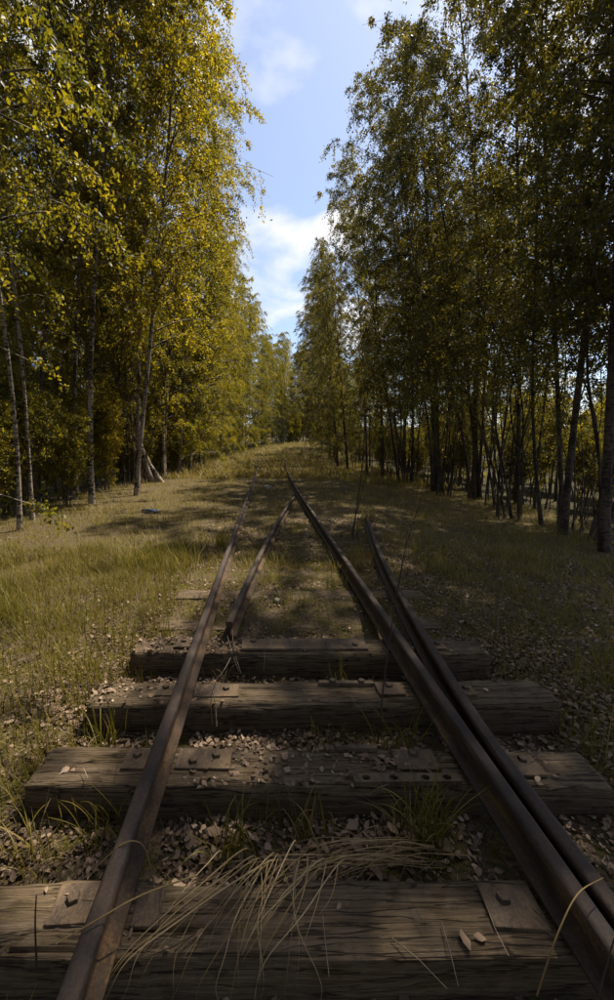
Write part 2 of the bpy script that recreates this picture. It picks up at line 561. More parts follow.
# ------------------------------------------------------------------ sleepers
def sleeper_mesh(Ln, Wd, Ht, seed, fine=True):
    rs = np.random.RandomState(seed)
    step = .022 if fine else .06
    xs = np.arange(-Ln / 2, Ln / 2 + 1e-6, step)
    nt_, ns_, nb_ = (20, 8, 4) if fine else (10, 4, 3)
    pts = []
    for a in np.linspace(0, 1, nt_, endpoint=False): pts.append((-Wd / 2 + a * Wd, Ht))      # top, back to front reversed below
    for a in np.linspace(0, 1, ns_, endpoint=False): pts.append((Wd / 2, Ht - a * Ht))
    for a in np.linspace(0, 1, nb_, endpoint=False): pts.append((Wd / 2 - a * Wd, 0))
    for a in np.linspace(0, 1, ns_, endpoint=False): pts.append((-Wd / 2, a * Ht))
    P = np.array(pts)
    n = len(P)
    cen = np.array([0, Ht / 2])
    # rounded arrises
    q = (P - cen) / np.array([Wd / 2, Ht / 2])
    rr = (np.abs(q[:, 0]) ** 11 + np.abs(q[:, 1]) ** 11) ** (1 / 11)
    P = cen + (P - cen) / rr[:, None]
    nrm = q / (np.linalg.norm(q, axis=1)[:, None])
    nrm = np.sign(nrm) * np.abs(nrm) ** 4
    nrm /= np.linalg.norm(nrm, axis=1)[:, None]
    per = np.arange(n) * (.013 if fine else .026)
    X, S = np.meshgrid(xs, per, indexing='ij')
    d = -.012 * np.clip(fbm(X * 2.0, S * 14, seed, 3) + .1, 0, 1) - .007 * np.clip(fbm(X * 3.0, S * 55, seed + 3, 3), 0, 1) + .004 * vnoise(X * 30, S * 60, seed + 5)
    # splits along the grain
    for _ in range(9 if fine else 4):
        k = rs.randint(1, nt_ + ns_ - 1)
        c = rs.uniform(-Ln / 2, Ln / 2); h = rs.uniform(.15, .7)
        depth = rs.uniform(.008, .020)
        wv = np.round(k + 1.6 * vnoise(xs * 1.2, xs * 0 + k, seed + 50)).astype(int) % n
        amp = depth * np.clip(1 - np.abs(xs - c) / h, 0, 1) ** .5
        d[np.arange(len(xs)), wv] -= amp
    # worn arris along the top front edge
    arr = np.exp(-((np.arange(n) - nt_) / 1.6) ** 2) + np.exp(-((np.arange(n)) / 1.6) ** 2) + np.exp(-((np.arange(n) - n) / 1.6) ** 2)
    d -= arr[None] * .030 * np.clip(fbm(xs * 2.4, xs * 0, seed + 77, 3) + .15, 0, 1)[:, None]
    e = np.clip((np.abs(xs) - Ln / 2 + .03) / .03, 0, 1)
    Y = P[None, :, 0] + d * nrm[None, :, 0]
    Z = P[None, :, 1] + d * nrm[None, :, 1]
    Y = Y * (1 - .05 * e[:, None]); Z = cen[1] + (Z - cen[1]) * (1 - .07 * e[:, None])
    Z += .012 * vnoise(xs * 1.1, xs * 0, seed + 91)[:, None]
    XX = X + (.014 * fbm(S * 20, Z * 20, seed + 13, 3)) * e[:, None] * np.sign(X)
    V = np.stack([XX, Y, Z], -1).reshape(-1, 3)
    K = len(xs)
    i = np.arange(K - 1)[:, None] * n; j = np.arange(n)[None]; j2 = (j + 1) % n
    F = np.stack([i + j, i + j2, i + n + j2, i + n + j], -1).reshape(-1, 4).tolist()
    for base in (0, (K - 1) * n):
        cidx = len(V)
        V = np.vstack([V, V[base:base + n].mean(0, keepdims=True)])
        for j in range(n):
            a, b = base + j, base + (j + 1) % n
            F.append([cidx, b, a] if base == 0 else [cidx, a, b])
    me = new_mesh('sleeper', V, F, [M_wood])
    bm = bmesh.new(); bm.from_mesh(me)
    bmesh.ops.recalc_face_normals(bm, faces=bm.faces)
    bm.to_mesh(me); bm.free()
    me.set_sharp_from_angle(angle=R(50))
    return me


def plate_mesh(sx, sy, sz, bev=.004, seed=0):
    bm = bmesh.new()
    bmesh.ops.create_cube(bm, size=1)
    rs = random.Random(seed)
    for v_ in bm.verts:
        v_.co = Vector((v_.co.x * sx, v_.co.y * sy, v_.co.z * sz + sz / 2))
        v_.co += Vector((rs.uniform(-.003, .003), rs.uniform(-.003, .003), rs.uniform(0, .002)))
    bmesh.ops.bevel(bm, geom=list(bm.edges), offset=bev, segments=2, affect='EDGES', profile=.6)
    me = bpy.data.meshes.new('base_plate'); bm.to_mesh(me); bm.free()
    me.materials.append(M_plate)
    return me


def holed_strip_mesh(sx, sy, sz, holes, hr=.016):
    bm = bmesh.new()
    loops = [[(-sx / 2, -sy / 2), (sx / 2, -sy / 2 + .004), (sx / 2 - .006, sy / 2), (-sx / 2 + .004, sy / 2)]]
    for hx in holes:
        loops.append([(hx + 1.25 * hr * math.cos(a), hr * math.sin(a)) for a in [2 * math.pi * k / 12 for k in range(12)]])
    ed = []
    for lp in loops:
        vv = [bm.verts.new((x, y, sz)) for x, y in lp]
        for k in range(len(vv)):
            ed.append(bm.edges.new((vv[k], vv[(k + 1) % len(vv)])))
    bmesh.ops.triangle_fill(bm, use_beauty=True, edges=ed)
    r = bmesh.ops.extrude_face_region(bm, geom=list(bm.faces))
    for g_ in r['geom']:
        if isinstance(g_, bmesh.types.BMVert):
            g_.co.z -= sz
    bmesh.ops.recalc_face_normals(bm, faces=bm.faces)
    me = bpy.data.meshes.new('iron_strip'); bm.to_mesh(me); bm.free()
    me.materials.append(M_plate)
    return me


def lathe(name, prof, sides, m, squash=None):
    V = []; F = []
    for r_, z_ in prof:
        for k in range(sides):
            a = 2 * math.pi * k / sides
            V.append((r_ * math.cos(a), r_ * math.sin(a), z_))
    for i in range(len(prof) - 1):
        for k in range(sides):
            k2 = (k + 1) % sides
            F.append([i * sides + k, i * sides + k2, (i + 1) * sides + k2, (i + 1) * sides + k])
    F.append([(len(prof) - 1) * sides + k for k in range(sides)])
    me = new_mesh(name, V, F, [m])
    me.set_sharp_from_angle(angle=R(40))
    return me


SCREW = lathe('screw', [(.024, -.002), (.0235, .012), (.021, .0165), (.012, .018)], 5, M_plate)


def add_screw(parent, x, y, z, s=1.0):
    o = ob('screw', SCREW, parent, (x, y, z))
    o.scale = (s, s, s)
    o.rotation_euler = (0, 0, random.uniform(0, 3))
    return o


STOP = {}
sl = [  # y centre, x left, x right, top z, skew, label
    (1.185, -1.25, 1.75, .140, .004, 'large weathered timber sleeper nearest the camera, draped with dry grass'),
    (1.835, -1.13, 1.63, .140, -.006, 'weathered sleeper with the perforated iron strip, second from the camera'),
    (2.450, -1.10, 1.83, .140, .010, 'weathered sleeper third from the camera, its right end pale and split'),
    (3.060, -1.04, 1.71, .140, -.008, 'fourth sleeper, carrying a long flat rusty plate'),
    (3.66, -.98, 1.65, .062, .01, 'mostly buried sleeper just behind the one with the long plate'),
    (4.24, -.95, 1.74, .128, .0, 'half buried mossy sleeper showing between the rails amid yellow moss'),
    (4.86, -.95, 1.75, .098, .02, 'buried sleeper beyond the mossy one, barely showing its top'),
    (5.9, -.95, 1.95, .095, .0, 'buried sleeper far up the track where the short rail swings right'),
]
SL = []
for k, (yc, xl, xr, top, sk, lab) in enumerate(sl):
    fine = k < 4
    t = thing('sleeper', lab, 'sleeper', ((xl + xr) / 2, yc, top - .25), 'timber sleepers of the track', rz=sk)
    me = sleeper_mesh(xr - xl, .265 if k else .25, .25, 11 + k * 7, fine)
    ob('timber', me, t)
    SL.append((t, (xl + xr) / 2, yc, top))


def plate(k, x, y, sx, sy, screws, z=0.0, sz=.014, rz=0.0, name='base_plate', me=None):
    t, xc, yc, top = SL[k]
    p = ob(name, me or plate_mesh(sx, sy, sz, seed=k * 31 + int(x * 100)), t, (x - xc, y - yc, .25 + z))
    p.rotation_euler = (0, 0, rz)
    for s in screws:
        add_screw(p, s[0], s[1], sz)
    return p


random.seed(3)
# sleeper nearest the camera
plate(0, X_L - .135, 1.215, .15, .13, [(-.015, .01)], rz=.05)
plate(0, X_L + .115, 1.20, .09, .12, [], rz=0)
plate(0, X_R - .155, 1.20, .175, .14, [(-.02, .02)], rz=-.05)
# second
plate(1, X_L - .115, 1.86, .16, .13, [(-.02, .02)])
plate(1, X_L + .205, 1.86, .27, .13, [(.06, .02), (-.05, -.02)], rz=-.02)
plate(1, .44, 1.935, .27, .030, [(-.07, 0)], sz=.022, rz=.03, name='iron_bar')
plate(1, .745, 1.865, .21, .13, [(.0, .03)], sz=.014)
plate(1, .66, 1.735, 0, 0, [], sz=.02, rz=.01, name='perforated_strip', me=holed_strip_mesh(.50, .052, .026, [-.19, -.06, .09, .19]))
plate(1, 1.27, 1.83, .15, .13, [(.01, .03)], rz=.04)
# third
plate(2, X_L - .11, 2.46, .15, .13, [(-.02, .02)])
plate(2, X_L + .20, 2.45, .28, .13, [(.06, .01)], rz=.02)
plate(2, .53, 2.52, .36, .035, [(-.09, 0), (.1, 0)], sz=.022, rz=-.03, name='iron_bar')
plate(2, .80, 2.46, .17, .13, [(0, .02)])
plate(2, 1.27, 2.45, .13, .13, [(.02, .0)])
# fourth
plate(3, .30, 3.06, .98, .17, [(-.40, .03), (.40, -.03)], sz=.018, rz=.012, name='long_plate')
plate(3, X_L - .12, 3.07, .16, .13, [(-.02, .02)])
plate(3, 1.33, 3.06, .14, .13, [(.02, .0)])


# ------------------------------------------------------------------ small strands: grass blades, straw, litter
def blades_mesh(name, base, h, wd, lean, azim, tone, mats, segs=2, curl=1.7):
    base = np.asarray(base, float); n = len(base)
    ts = np.linspace(0, 1, segs + 1)
    d = np.stack([np.cos(azim), np.sin(azim), 0 * azim], -1)
    side = np.stack([-np.sin(azim), np.cos(azim), 0 * azim], -1)
    V = []
    for t in ts:
        c = base + d * (lean * h * t ** curl)[:, None] + np.array([0, 0, 1.0]) * (h * (t - .30 * lean * t ** 2.2))[:, None]
        ww = wd * (1 - t) ** .7
        if t < 1:
            V += [c - side * ww[:, None], c + side * ww[:, None]]
        else:
            V += [c]
    k = len(V)
    V = np.stack(V, 1).reshape(-1, 3)
    b = np.arange(n)[:, None] * k
    F = []
    for s in range(segs - 1):
        F += [np.hstack([b + 2 * s, b + 2 * s + 1, b + 2 * s + 3]), np.hstack([b + 2 * s, b + 2 * s + 3, b + 2 * s + 2])]
    s = segs - 1
    F += [np.hstack([b + 2 * s, b + 2 * s + 1, b + 2 * s + 2])]
    T = np.concatenate([tone] * len(F))
    return new_mesh(name, V, np.vstack(F), mats, True, None, T)


def leaves_geo(C, size, rs, flat=0.0, curl=.25):
    """little curled leaf: 8 vertices round an ovate outline and one in the middle."""
    n = len(C)
    nrm = rs.normal(size=(n, 3))
    nrm[:, 2] += flat * np.sign(nrm[:, 2] + 1e-6) * 3
    nrm /= np.linalg.norm(nrm, axis=1)[:, None]
    a = rs.normal(size=(n, 3)); a -= (a * nrm).sum(1)[:, None] * nrm
    a /= np.linalg.norm(a, axis=1)[:, None] + 1e-9
    b = np.cross(nrm, a)
    s = size[:, None]
    asp = rs.uniform(.5, .95, n)[:, None]
    cu = rs.uniform(-.3, 1.0, n)[:, None] * curl
    tw = rs.uniform(-.8, .8, n)[:, None] * curl
    v = [C - nrm * s * .05]
    for u_, w_ in ((-.5, 0), (-.34, .36), (-.02, .5), (.30, .27), (.60, .02), (.28, -.29), (-.04, -.5), (-.36, -.33)):
        j = 1 + rs.uniform(-.14, .14, (n, 1))
        uu = u_ * j; ww = w_ * j * asp
        v.append(C + s * (a * uu + b * ww + nrm * (cu * (2.2 * ww ** 2 + 1.1 * uu ** 2) + tw * uu * ww * 2 + rs.uniform(-.05, .05, (n, 1)))))
    V = np.stack(v, 1).reshape(-1, 3)
    k = np.arange(n)[:, None] * 9
    F = np.vstack([k + np.array([[0, 1 + q, 1 + (q + 1) % 8]]) for q in range(8)])
    return V, F


def on_sleeper(x, y):
    z = np.full(np.shape(x), -9.0)
    for (t, xc, yc, top), (yc_, xl, xr, tp, sk, lb) in zip(SL, sl):
        inside = (np.abs(y - yc) < .132) & (x > xl) & (x < xr)
        z = np.where(inside, top + .002, z)
    return z


def near_rail(x, y, m=.05):
    r_ = np.abs(x - X_L) < m
    r_ |= (np.abs(x - np.interp(y, [0, 12.6, 16, 22, 30, 40], [X_R, X_R, 1.03, 1.17, 1.45, 1.88])) < m)
    r_ |= (np.abs(x - X_R - o_right(y)) < m) & (y < 9.3)
    r_ |= (np.abs(x - X_L - o_left(y)) < m) & (y > 3.1) & (y < 11.4)
    return r_


rs = np.random.RandomState(42)


def scatter(n, x0, x1, y0, y1, power=1.0):
    x = rs.uniform(x0, x1, n)
    y = y0 + (y1 - y0) * rs.uniform(0, 1, n) ** power
    return x, y


# leaf litter
xs_, ys_ = [], []
for n, x0, x1, y0, y1, pw in [(34000, -1.6, 2.3, .75, 3.4, 1.1), (12000, -4.2, -1.0, 1.2, 6, 1.2), (15000, 1.5, 5.0, 1.2, 6.5, 1.2), (10000, -1.2, 2.6, 3.2, 9, 1.0), (16000, -6, 7.5, 4, 20, 1.25)]:
    a, b = scatter(n, x0, x1, y0, y1, pw)
    xs_.append(a); ys_.append(b)
lx, ly = np.concatenate(xs_), np.concatenate(ys_)
zs = on_sleeper(lx, ly)
dens = fbm(lx * 1.6, ly * 1.6, 61, 3) + rs.uniform(-.45, .45, len(lx))
keep = (((zs < -5) & (dens > -.28)) | ((zs > -5) & (dens > .44))) & ~near_rail(lx, ly, .055)
keep &= ~((lx < -1.2) & (dens < .22))
lx, ly, zs = lx[keep], ly[keep], zs[keep]
gz = ground_z(lx, ly)
lz = np.maximum(gz, zs) + rs.uniform(.002, .028, len(lx)) * np.where(zs > gz, .35, 1)
size = rs.uniform(.011, .040, len(lx)) * (1 + .35 * sst(4, 14, ly))
Vl, Fl = leaves_geo(np.stack([lx, ly, lz], -1), size, rs, flat=.5, curl=.55)
tone = np.clip(np.clip(rs.beta(1.4, 2.1, len(lx)) + .25 * fbm(lx * 1.3, ly * 1.3, 67, 2) - .16 * (lx < -1.1), 0, 1), 0, 1)
lit = ob('leaf_litter', new_mesh('leaf_litter', Vl, Fl, [M_litter], True, None, np.tile(tone, 8)), kind='stuff')
tag(lit, 'brown dead birch leaves covering the ground between the sleepers', 'leaf litter')

# fine twigs lying in the litter
tb = MB()
for k in range(1500):
    x, y = rs.uniform(-1.7, 2.6), .8 + 3.6 * rs.rand() ** 1.2
    if near_rail(np.array(x), np.array(y), .07): continue
    z = max(float(ground_z(x, y)), float(on_sleeper(np.array(x), np.array(y)))) + rs.uniform(.008, .03)
    if z > .12 and rs.rand() < .75: continue
    a = rs.uniform(0, 6.28); ln = rs.uniform(.03, .16); b_ = rs.normal(0, .2)
    q = np.array([(0, 0, 0), (.5, b_ * .5, .02), (1, b_, rs.normal(0, .12))]) * ln
    q = np.stack([x + q[:, 0] * math.cos(a) - q[:, 1] * math.sin(a), y + q[:, 0] * math.sin(a) + q[:, 1] * math.cos(a), z + q[:, 2]], -1)
    tb.tube(q, np.array([1, .8, .4]) * rs.uniform(.0010, .0026), 3, int(rs.rand() < .5), .5)
tag(ob('twig_litter', tb.build('twig_litter', [M_dry, M_twig]), kind='stuff'), 'small broken twigs scattered over the dead leaves', 'twigs')

# grass carpet over the strip
def grass_field(name, label, n, x0, x1, y0, y1, pw, hmin, hmax, wmin, wmax, densf, tonebias, segs=2, lean=(.15, .9)):
    x, y = scatter(n, x0, x1, y0, y1, pw)
    x = x + axis_x(y) - .3
    c = x - axis_x(y) + .3
    d = densf(c, y) + rs.uniform(-.5, .5, n)
    k = (d > 0) & (on_sleeper(x, y) < -5) & ~near_rail(x, y, .06)
    x, y, d = x[k], y[k], d[k]
    m = len(x)
    clump = fbm(x * 2.2, y * 2.2, 83, 3)
    h = rs.uniform(hmin, hmax, m) * (.4 + 1.5 * np.clip(clump + .35, 0, 1.2)) * np.where(rs.rand(m) < .06, 1.9, 1)
    tone_ = np.clip(tonebias + .28 * fbm(x * .9, y * .9, 71, 3) + rs.normal(0, .17, m), 0, 1)
    me = blades_mesh(name, np.stack([x, y, ground_z(x, y) - .01], -1), h, rs.uniform(wmin, wmax, m), rs.uniform(*lean, m), rs.uniform(0, 2 * np.pi, m), tone_, [M_grass], segs)
    o = ob(name, me, kind='stuff')
    return tag(o, label, 'grass')


def dens_near(c, y):
    l = 1.2 * sst(-.85, -1.25, c) * (.78 + 1.3 * np.clip(fbm(c * 1.7, y * 1.7, 91, 3) + .2, -.3, 1))
    r_ = .50 * sst(1.7, 2.4, c) * (.3 + 1.4 * fbm(c * 1.5, y * 1.5, 97, 3))
    m_ = -.30 + .42 * sst(3.1, 4.2, y) + .5 * fbm(c * 1.7, y * 1.7, 99, 3)
    return np.where(c < -.8, l, np.where(c > 1.7, r_, m_)) - .25


grass_field('meadow_grass', 'yellow green grass growing on the verge left of the track', 90000, -4.8, 4.2, 1.0, 6.4, 1.0, .05, .20, .0016, .0038, dens_near, .50, 3)
grass_field('verge_grass', 'low olive grass across the shaded middle of the strip', 75000, -6.2, 8.5, 5.0, 22, 1.35, .06, .19, .003, .007, lambda c, y: .16 + 1.0 * fbm(c * .9, y * .9, 103, 4) - .30 * (np.abs(c - .3) < 1.3), .68)
grass_field('far_grass', 'sunlit grass on the overgrown strip towards the vanishing point', 60000, -7.5, 9.5, 20, 80, 1.5, .10, .34, .010, .030, lambda c, y: .45 + .5 * fbm(c * .5, y * .3, 107, 3), .72)

# tall green stalks standing in the left verge (part of the verge grass)
x, y = scatter(8000, -3.9, -.85, 1.5, 5.8)
kk = fbm(x * 1.5, y * 1.5, 111, 3) + rs.uniform(-.3, .3, 8000) > .0
x, y = x[kk], y[kk]; m = len(x)
kk = (on_sleeper(x, y) < -5) & ~near_rail(x, y, .08); x, y = x[kk], y[kk]; m = len(x)
tall = ob('tall_grass', blades_mesh('tall_grass', np.stack([x, y, ground_z(x, y) - .01], -1), rs.uniform(.12, .36, m), rs.uniform(.0017, .0040, m), rs.uniform(.05, .45, m), rs.uniform(0, 6.28, m), np.clip(rs.normal(.45, .18, m), 0, 1), [M_grass], 4), kind='stuff')
tag(tall, 'tall thin green grass stalks in the left verge', 'grass')


def strands(name, label, cat, P, m_, wd=.0028, group=None, tones=(.2, .9), ribbon=True):
    """each strand is a polyline; flat ribbons joined in one clump."""
    V = []; F = []; T = []; n = 0
    for q in P:
        q = np.asarray(q, float)
        if len(q) > 3:
            t_ = np.linspace(0, 1, len(q)); tt_ = np.linspace(0, 1, len(q) * 3)
            q = np.stack([np.interp(tt_, t_, q[:, c_]) for c_ in range(3)], -1)
            for _i in range(5):
                sm_ = q.copy(); sm_[1:-1] = (q[:-2] + 2 * q[1:-1] + q[2:]) / 4; q = sm_
        k = len(q)
        tg = np.gradient(q, axis=0)
        sd_ = np.cross(tg, np.array([0, 0, 1.0]) + .4 * rs.normal(size=3)); sd_ /= np.linalg.norm(sd_, axis=1)[:, None] + 1e-9
        w_ = wd * rs.uniform(.6, 1.25) * (1 - np.linspace(0, 1, k) ** 2 * .85)
        V += [q - sd_ * w_[:, None], q + sd_ * w_[:, None]]
        i = np.arange(k - 1)
        F.append(np.stack([n + i, n + i + 1, n + k + i + 1, n + k + i], -1))
        T.append(np.full(k - 1, rs.uniform(*tones)))
        n += 2 * k
    C0 = np.mean([np.asarray(q)[0] for q in P], 0)
    me = new_mesh(name, np.vstack(V) - C0, np.vstack(F), [m_], True, None, np.concatenate(T))
    return tag(ob(name, me, loc=C0), label, cat, group)


def arc_blade(x, y, z, az, h, reach, droop, k=8):
    t = np.linspace(0, 1, k)
    return np.stack([x + math.cos(az) * reach * t ** 1.4, y + math.sin(az) * reach * t ** 1.4, z + h * t - droop * t ** 2.6], -1)


def tuft(label, x, y, n, spread, h, m_=None, tones=(.15, .8), wd=.003, reach=.6, droop=.6, azr=(0, 6.28), cat='grass tuft', name='grass_tuft'):
    P = []
    n = int(n * 1.5); h *= 1.3; wd *= 1.15
    for _ in range(n):
        bx, by = x + rs.normal(0, spread), y + rs.normal(0, spread)
        hh = h * rs.uniform(.5, 1.15)
        P.append(arc_blade(bx, by, float(ground_z(bx, by)) - .005, rs.uniform(*azr), hh, hh * rs.uniform(.1, reach), hh * rs.uniform(0, droop)))
    return strands(name, label, cat, P, m_ or M_grass, wd, 'grass tufts along the rails', tones)


tuft('yellow green grass tuft beside the left rail between the two nearest sleepers', -.13, 1.52, 34, .045, .24)
tuft('loose grass tuft under the middle of the perforated sleeper', .20, 1.60, 20, .05, .22, tones=(.3, 1))
tuft('thick green grass tuft leaning on the inner right rail', .70, 1.55, 60, .06, .30, tones=(.1, .75))
tuft('thin green blades standing in front of the switch blade beside the third sleeper', .78, 2.12, 24, .06, .30, tones=(.1, .6))
tuft('green blades growing at the left end of the third sleeper', -.95, 2.20, 26, .05, .30, tones=(.1, .6))
tuft('green blades growing in front of the left end of the second sleeper', -.72, 1.66, 22, .05, .22, tones=(.1, .7))
tuft('arching pale blades at the left edge in front of the second sleeper', -1.02, 1.50, 16, .06, .20, tones=(.4, 1), reach=1.3, droop=.9)
tuft('green blades in the bottom left corner before the nearest sleeper', -.66, .93, 12, .05, .20, tones=(.2, .7), reach=.9)
tuft('short grass tuft behind the third sleeper near its middle', .35, 2.22, 18, .10, .20, tones=(.15, .8))
tuft('dry pale stalks by the left rail in front of the fourth sleeper', -.32, 2.75, 16, .05, .22, m_=M_straw, tones=(.5, 1), reach=.4, wd=.002)
tuft('bright yellow green blades against the left rail far up the track', -.72, 6.4, 26, .05, .34, tones=(.3, .7), wd=.006)
tuft('tall yellow green grass clump in the left verge near the shadow edge', -1.55, 5.0, 46, .12, .42, tones=(.2, .7), wd=.004)
tuft('tall grass clump at the far left of the verge', -2.55, 3.6, 50, .14, .42, tones=(.15, .75), wd=.0035)
tuft('slim green blades standing in front of the fourth sleeper left of the inner rail', .55, 2.78, 14, .07, .22, tones=(.1, .6))
tuft('sparse green blades before the perforated sleeper near its centre', .02, 1.66, 12, .05, .22, tones=(.1, .5))
tuft('yellowish blades along the outer side of the left rail by the second sleeper', -.68, 2.02, 14, .06, .20, tones=(.3, .8))
tuft('dry blades hiding the far end of the outer right rail', 2.2, 8.7, 40, .10, .32, tones=(.5, 1), wd=.006)
tuft('dry rusty grass in front of the far right end of the second sleeper', 1.72, 1.6, 26, .06, .18, m_=M_straw, tones=(.1, .6), wd=.0022)

# the straw that lies over the nearest sleeper and hangs down its front face
P = []
top = .155
for _ in range(34):
    x0 = rs.normal(.08, .12); y0 = 1.335 + rs.normal(0, .02)
    sweep = rs.normal(-.22, .15)
    yf = 1.052 - rs.uniform(.0, .02)
    f_ = rs.uniform(.55, 1.0) if rs.rand() < .4 else 1.0
    wv = rs.normal(0, .018); w2 = rs.normal(0, .005)
    q = [(x0, y0 + .05, top - .04), (x0 + .03 * sweep, y0, top + .02 + rs.uniform(0, .03))]
    for t_ in (.2, .4, .6, .8, 1.0):
        q.append((x0 + sweep * t_ ** .9 * f_ + wv * math.sin(3 * t_) + w2 * math.sin(7 * t_), y0 + (yf - y0) * t_ * f_, top + .003 + (1 - t_) * rs.uniform(.01, .05)))
    if f_ == 1.0:
        hang = rs.uniform(.02, .15)
        for t_ in (.4, 1):
            q.append((x0 + sweep * (1 + .12 * t_) + rs.normal(0, .012), yf - .022 - .02 * t_, top - .02 - hang * t_))
    P.append(q)
strands('straw_bundle', 'bundle of dry straw draped over the nearest sleeper', 'dry grass', P, M_straw, .0022, tones=(.25, 1))
P = []
for _ in range(42):
    x0 = .62 + rs.normal(0, .12); y0 = 1.46 + rs.normal(0, .035); k_ = rs.uniform(-1, 1)
    ln = rs.uniform(.25, .75)
    q = []
    for t_ in np.linspace(0, 1, 7):
        q.append((x0 - ln * t_, y0 - .08 * t_ + .05 * math.sin(t_ * 3 + k_) * t_ + rs.normal(0, .006), .05 + .035 * math.sin(math.pi * min(1, t_ * 1.1)) + rs.uniform(0, .02)))
    P.append(q)
strands('straw_mat', 'flattened dry straw lying behind the nearest sleeper', 'dry grass', P, M_straw, .0019, tones=(.1, .9))
P = []
for _ in range(26):
    x0 = .55 + rs.normal(0, .09); y0 = 1.56 + rs.normal(0, .03)
    P.append(arc_blade(x0, y0, .03, rs.uniform(0, 6.28), rs.uniform(.08, .2), rs.uniform(.08, .25), rs.uniform(.05, .2)))
strands('dry_tuft', 'tangle of golden dry grass below the perforated iron strip', 'dry grass', P, M_straw, .0015, tones=(.1, .9))


def stalk(name, label, polys, m_, cat='stalk', sides=5, leaves=None):
    b = MB()
    C0 = np.array(polys[0][0][0], float)
    for q, r0, r1 in polys:
        q = np.asarray(q, float)
        t = np.linspace(0, 1, len(q)); tt = np.linspace(0, 1, max(10, len(q) * 4))
        qq = np.stack([np.interp(tt, t, q[:, a]) for a in range(3)], -1)
        kk_ = np.array([1, 2, 1.]) / 4
        for _ in range(4):
            pp = np.pad(qq, ((1, 1), (0, 0)), mode='edge'); sm = np.stack([np.convolve(pp[:, a], kk_, 'valid') for a in range(3)], -1)
            sm[0], sm[-1] = qq[0], qq[-1]; qq = sm
        b.tube(qq - C0, r0 + (r1 - r0) * tt, sides, 0, .5)
    return tag(ob(name, b.build(name, [m_]), loc=C0), label, cat)


stalk('dry_stalk', 'tall thin dark stalk rising beside the inner right rail', [
    ([(.64, 2.14, .02), (.66, 2.13, .45), (.695, 2.12, .85), (.74, 2.12, 1.2), (.80, 2.1, 1.42)], .0055, .0015),
    ([(.70, 2.12, .88), (.73, 2.13, 1.05), (.755, 2.14, 1.26)], .0028, .001),
    ([(.668, 2.13, .60), (.72, 2.12, .78), (.77, 2.10, .86)], .002, .0008)], M_twig)
stalk('bare_sapling', 'bare dark sapling between the inner and outer right rails', [
    ([(1.47, 6.83, .08), (1.52, 6.83, .6), (1.60, 6.85, 1.2), (1.63, 6.85, 1.9), (1.62, 6.9, 2.6), (1.66, 6.9, 3.3)], .014, .003),
    ([(1.42, 6.80, .08), (1.50, 6.83, .45), (1.66, 6.85, 1.1), (1.80, 6.85, 1.75)], .010, .002),
    ([(1.55, 6.86, .08), (1.56, 6.84, .5), (1.58, 6.8, .9)], .007, .002),
    ([(1.63, 6.85, 1.8), (1.75, 6.85, 2.1), (1.84, 6.9, 2.5)], .005, .0015)], M_twig, 'sapling')
stalk('dry_stalk', 'thin dark stalk standing in the bottom right corner', [
    ([(.79, .83, .05), (.82, .84, .4), (.90, .86, .75)], .0032, .0012)], M_twig)
stalk('dry_stalk', 'thin dark stem sticking up at the left end of the nearest sleeper', [
    ([(-.70, 1.05, .13), (-.70, 1.06, .28), (-.695, 1.07, .36)], .0035, .002)], M_twig)
stalk('dry_straw', 'bent pale straw leaning over the right rails near the bottom edge', [
    ([(.78, .98, .14), (.83, 1.0, .30), (.92, 1.05, .40), (1.06, 1.12, .36)], .0028, .0014)], M_straw)
stalk('dry_straw', 'single pale straw lying across the left rail in the foreground', [
    ([(-.25, 1.27, .19), (-.40, 1.12, .30), (-.50, 1.03, .325), (-.60, .99, .30)], .003, .0018)], M_straw)
stalk('dry_straw', 'pale straw stem arching over the left rail behind the nearest sleeper', [
    ([(-.42, 1.33, .09), (-.44, 1.31, .28), (-.50, 1.28, .325), (-.60, 1.25, .24)], .0028, .0014)], M_straw)
for lab, pts in [('pale dry twig hanging below the cut end of the short rail', [((-.27, 3.1, .25), (-.25, 3.0, .12), (-.18, 2.8, .05)), ((-.31, 3.1, .2), (-.25, 2.95, .10), (-.2, 2.85, .04)), ((-.25, 3.0, .12), (-.31, 2.85, .05), (-.36, 2.75, .04))]),
                 ('pale dry twig standing against the plate of the fourth sleeper', [((-.02, 2.90, .02), (-.01, 2.9, .1), (-.012, 2.91, .17))]),
                 ('pale dry twigs crossing beside the left rail at the third sleeper', [((-.33, 2.3, .02), (-.34, 2.32, .18), (-.30, 2.33, .3)), ((-.30, 2.28, .02), (-.31, 2.3, .2), (-.35, 2.33, .28))])]:
    stalk('dry_twig', lab, [(q, .004, .0018) for q in pts], M_dry, 'twig')
stalk('fallen_branch', 'grey fallen branch lying across the rails at the crossing', [
    ([(.42, 15.2, .30), (.8, 14.9, .36), (1.3, 14.8, .38)], .028, .015), ([(1.0, 14.85, .36), (1.3, 15.0, .62), (1.36, 15.1, .85)], .018, .008)], M_bark, 'branch')

# a few leaves, stones and scraps that stand out
def single_leaf(label, x, y, z, s, tone_, group=None, seed=0):
    r2 = np.random.RandomState(seed)
    V_, F_ = leaves_geo(np.zeros((1, 3)), np.array([s]), r2, flat=.9, curl=.9)
    me = new_mesh('fallen_leaf', V_, F_, [M_litter], True, None, np.full(8, tone_))
    return tag(ob('fallen_leaf', me, loc=(x, y, z)), label, 'dead leaf', group)


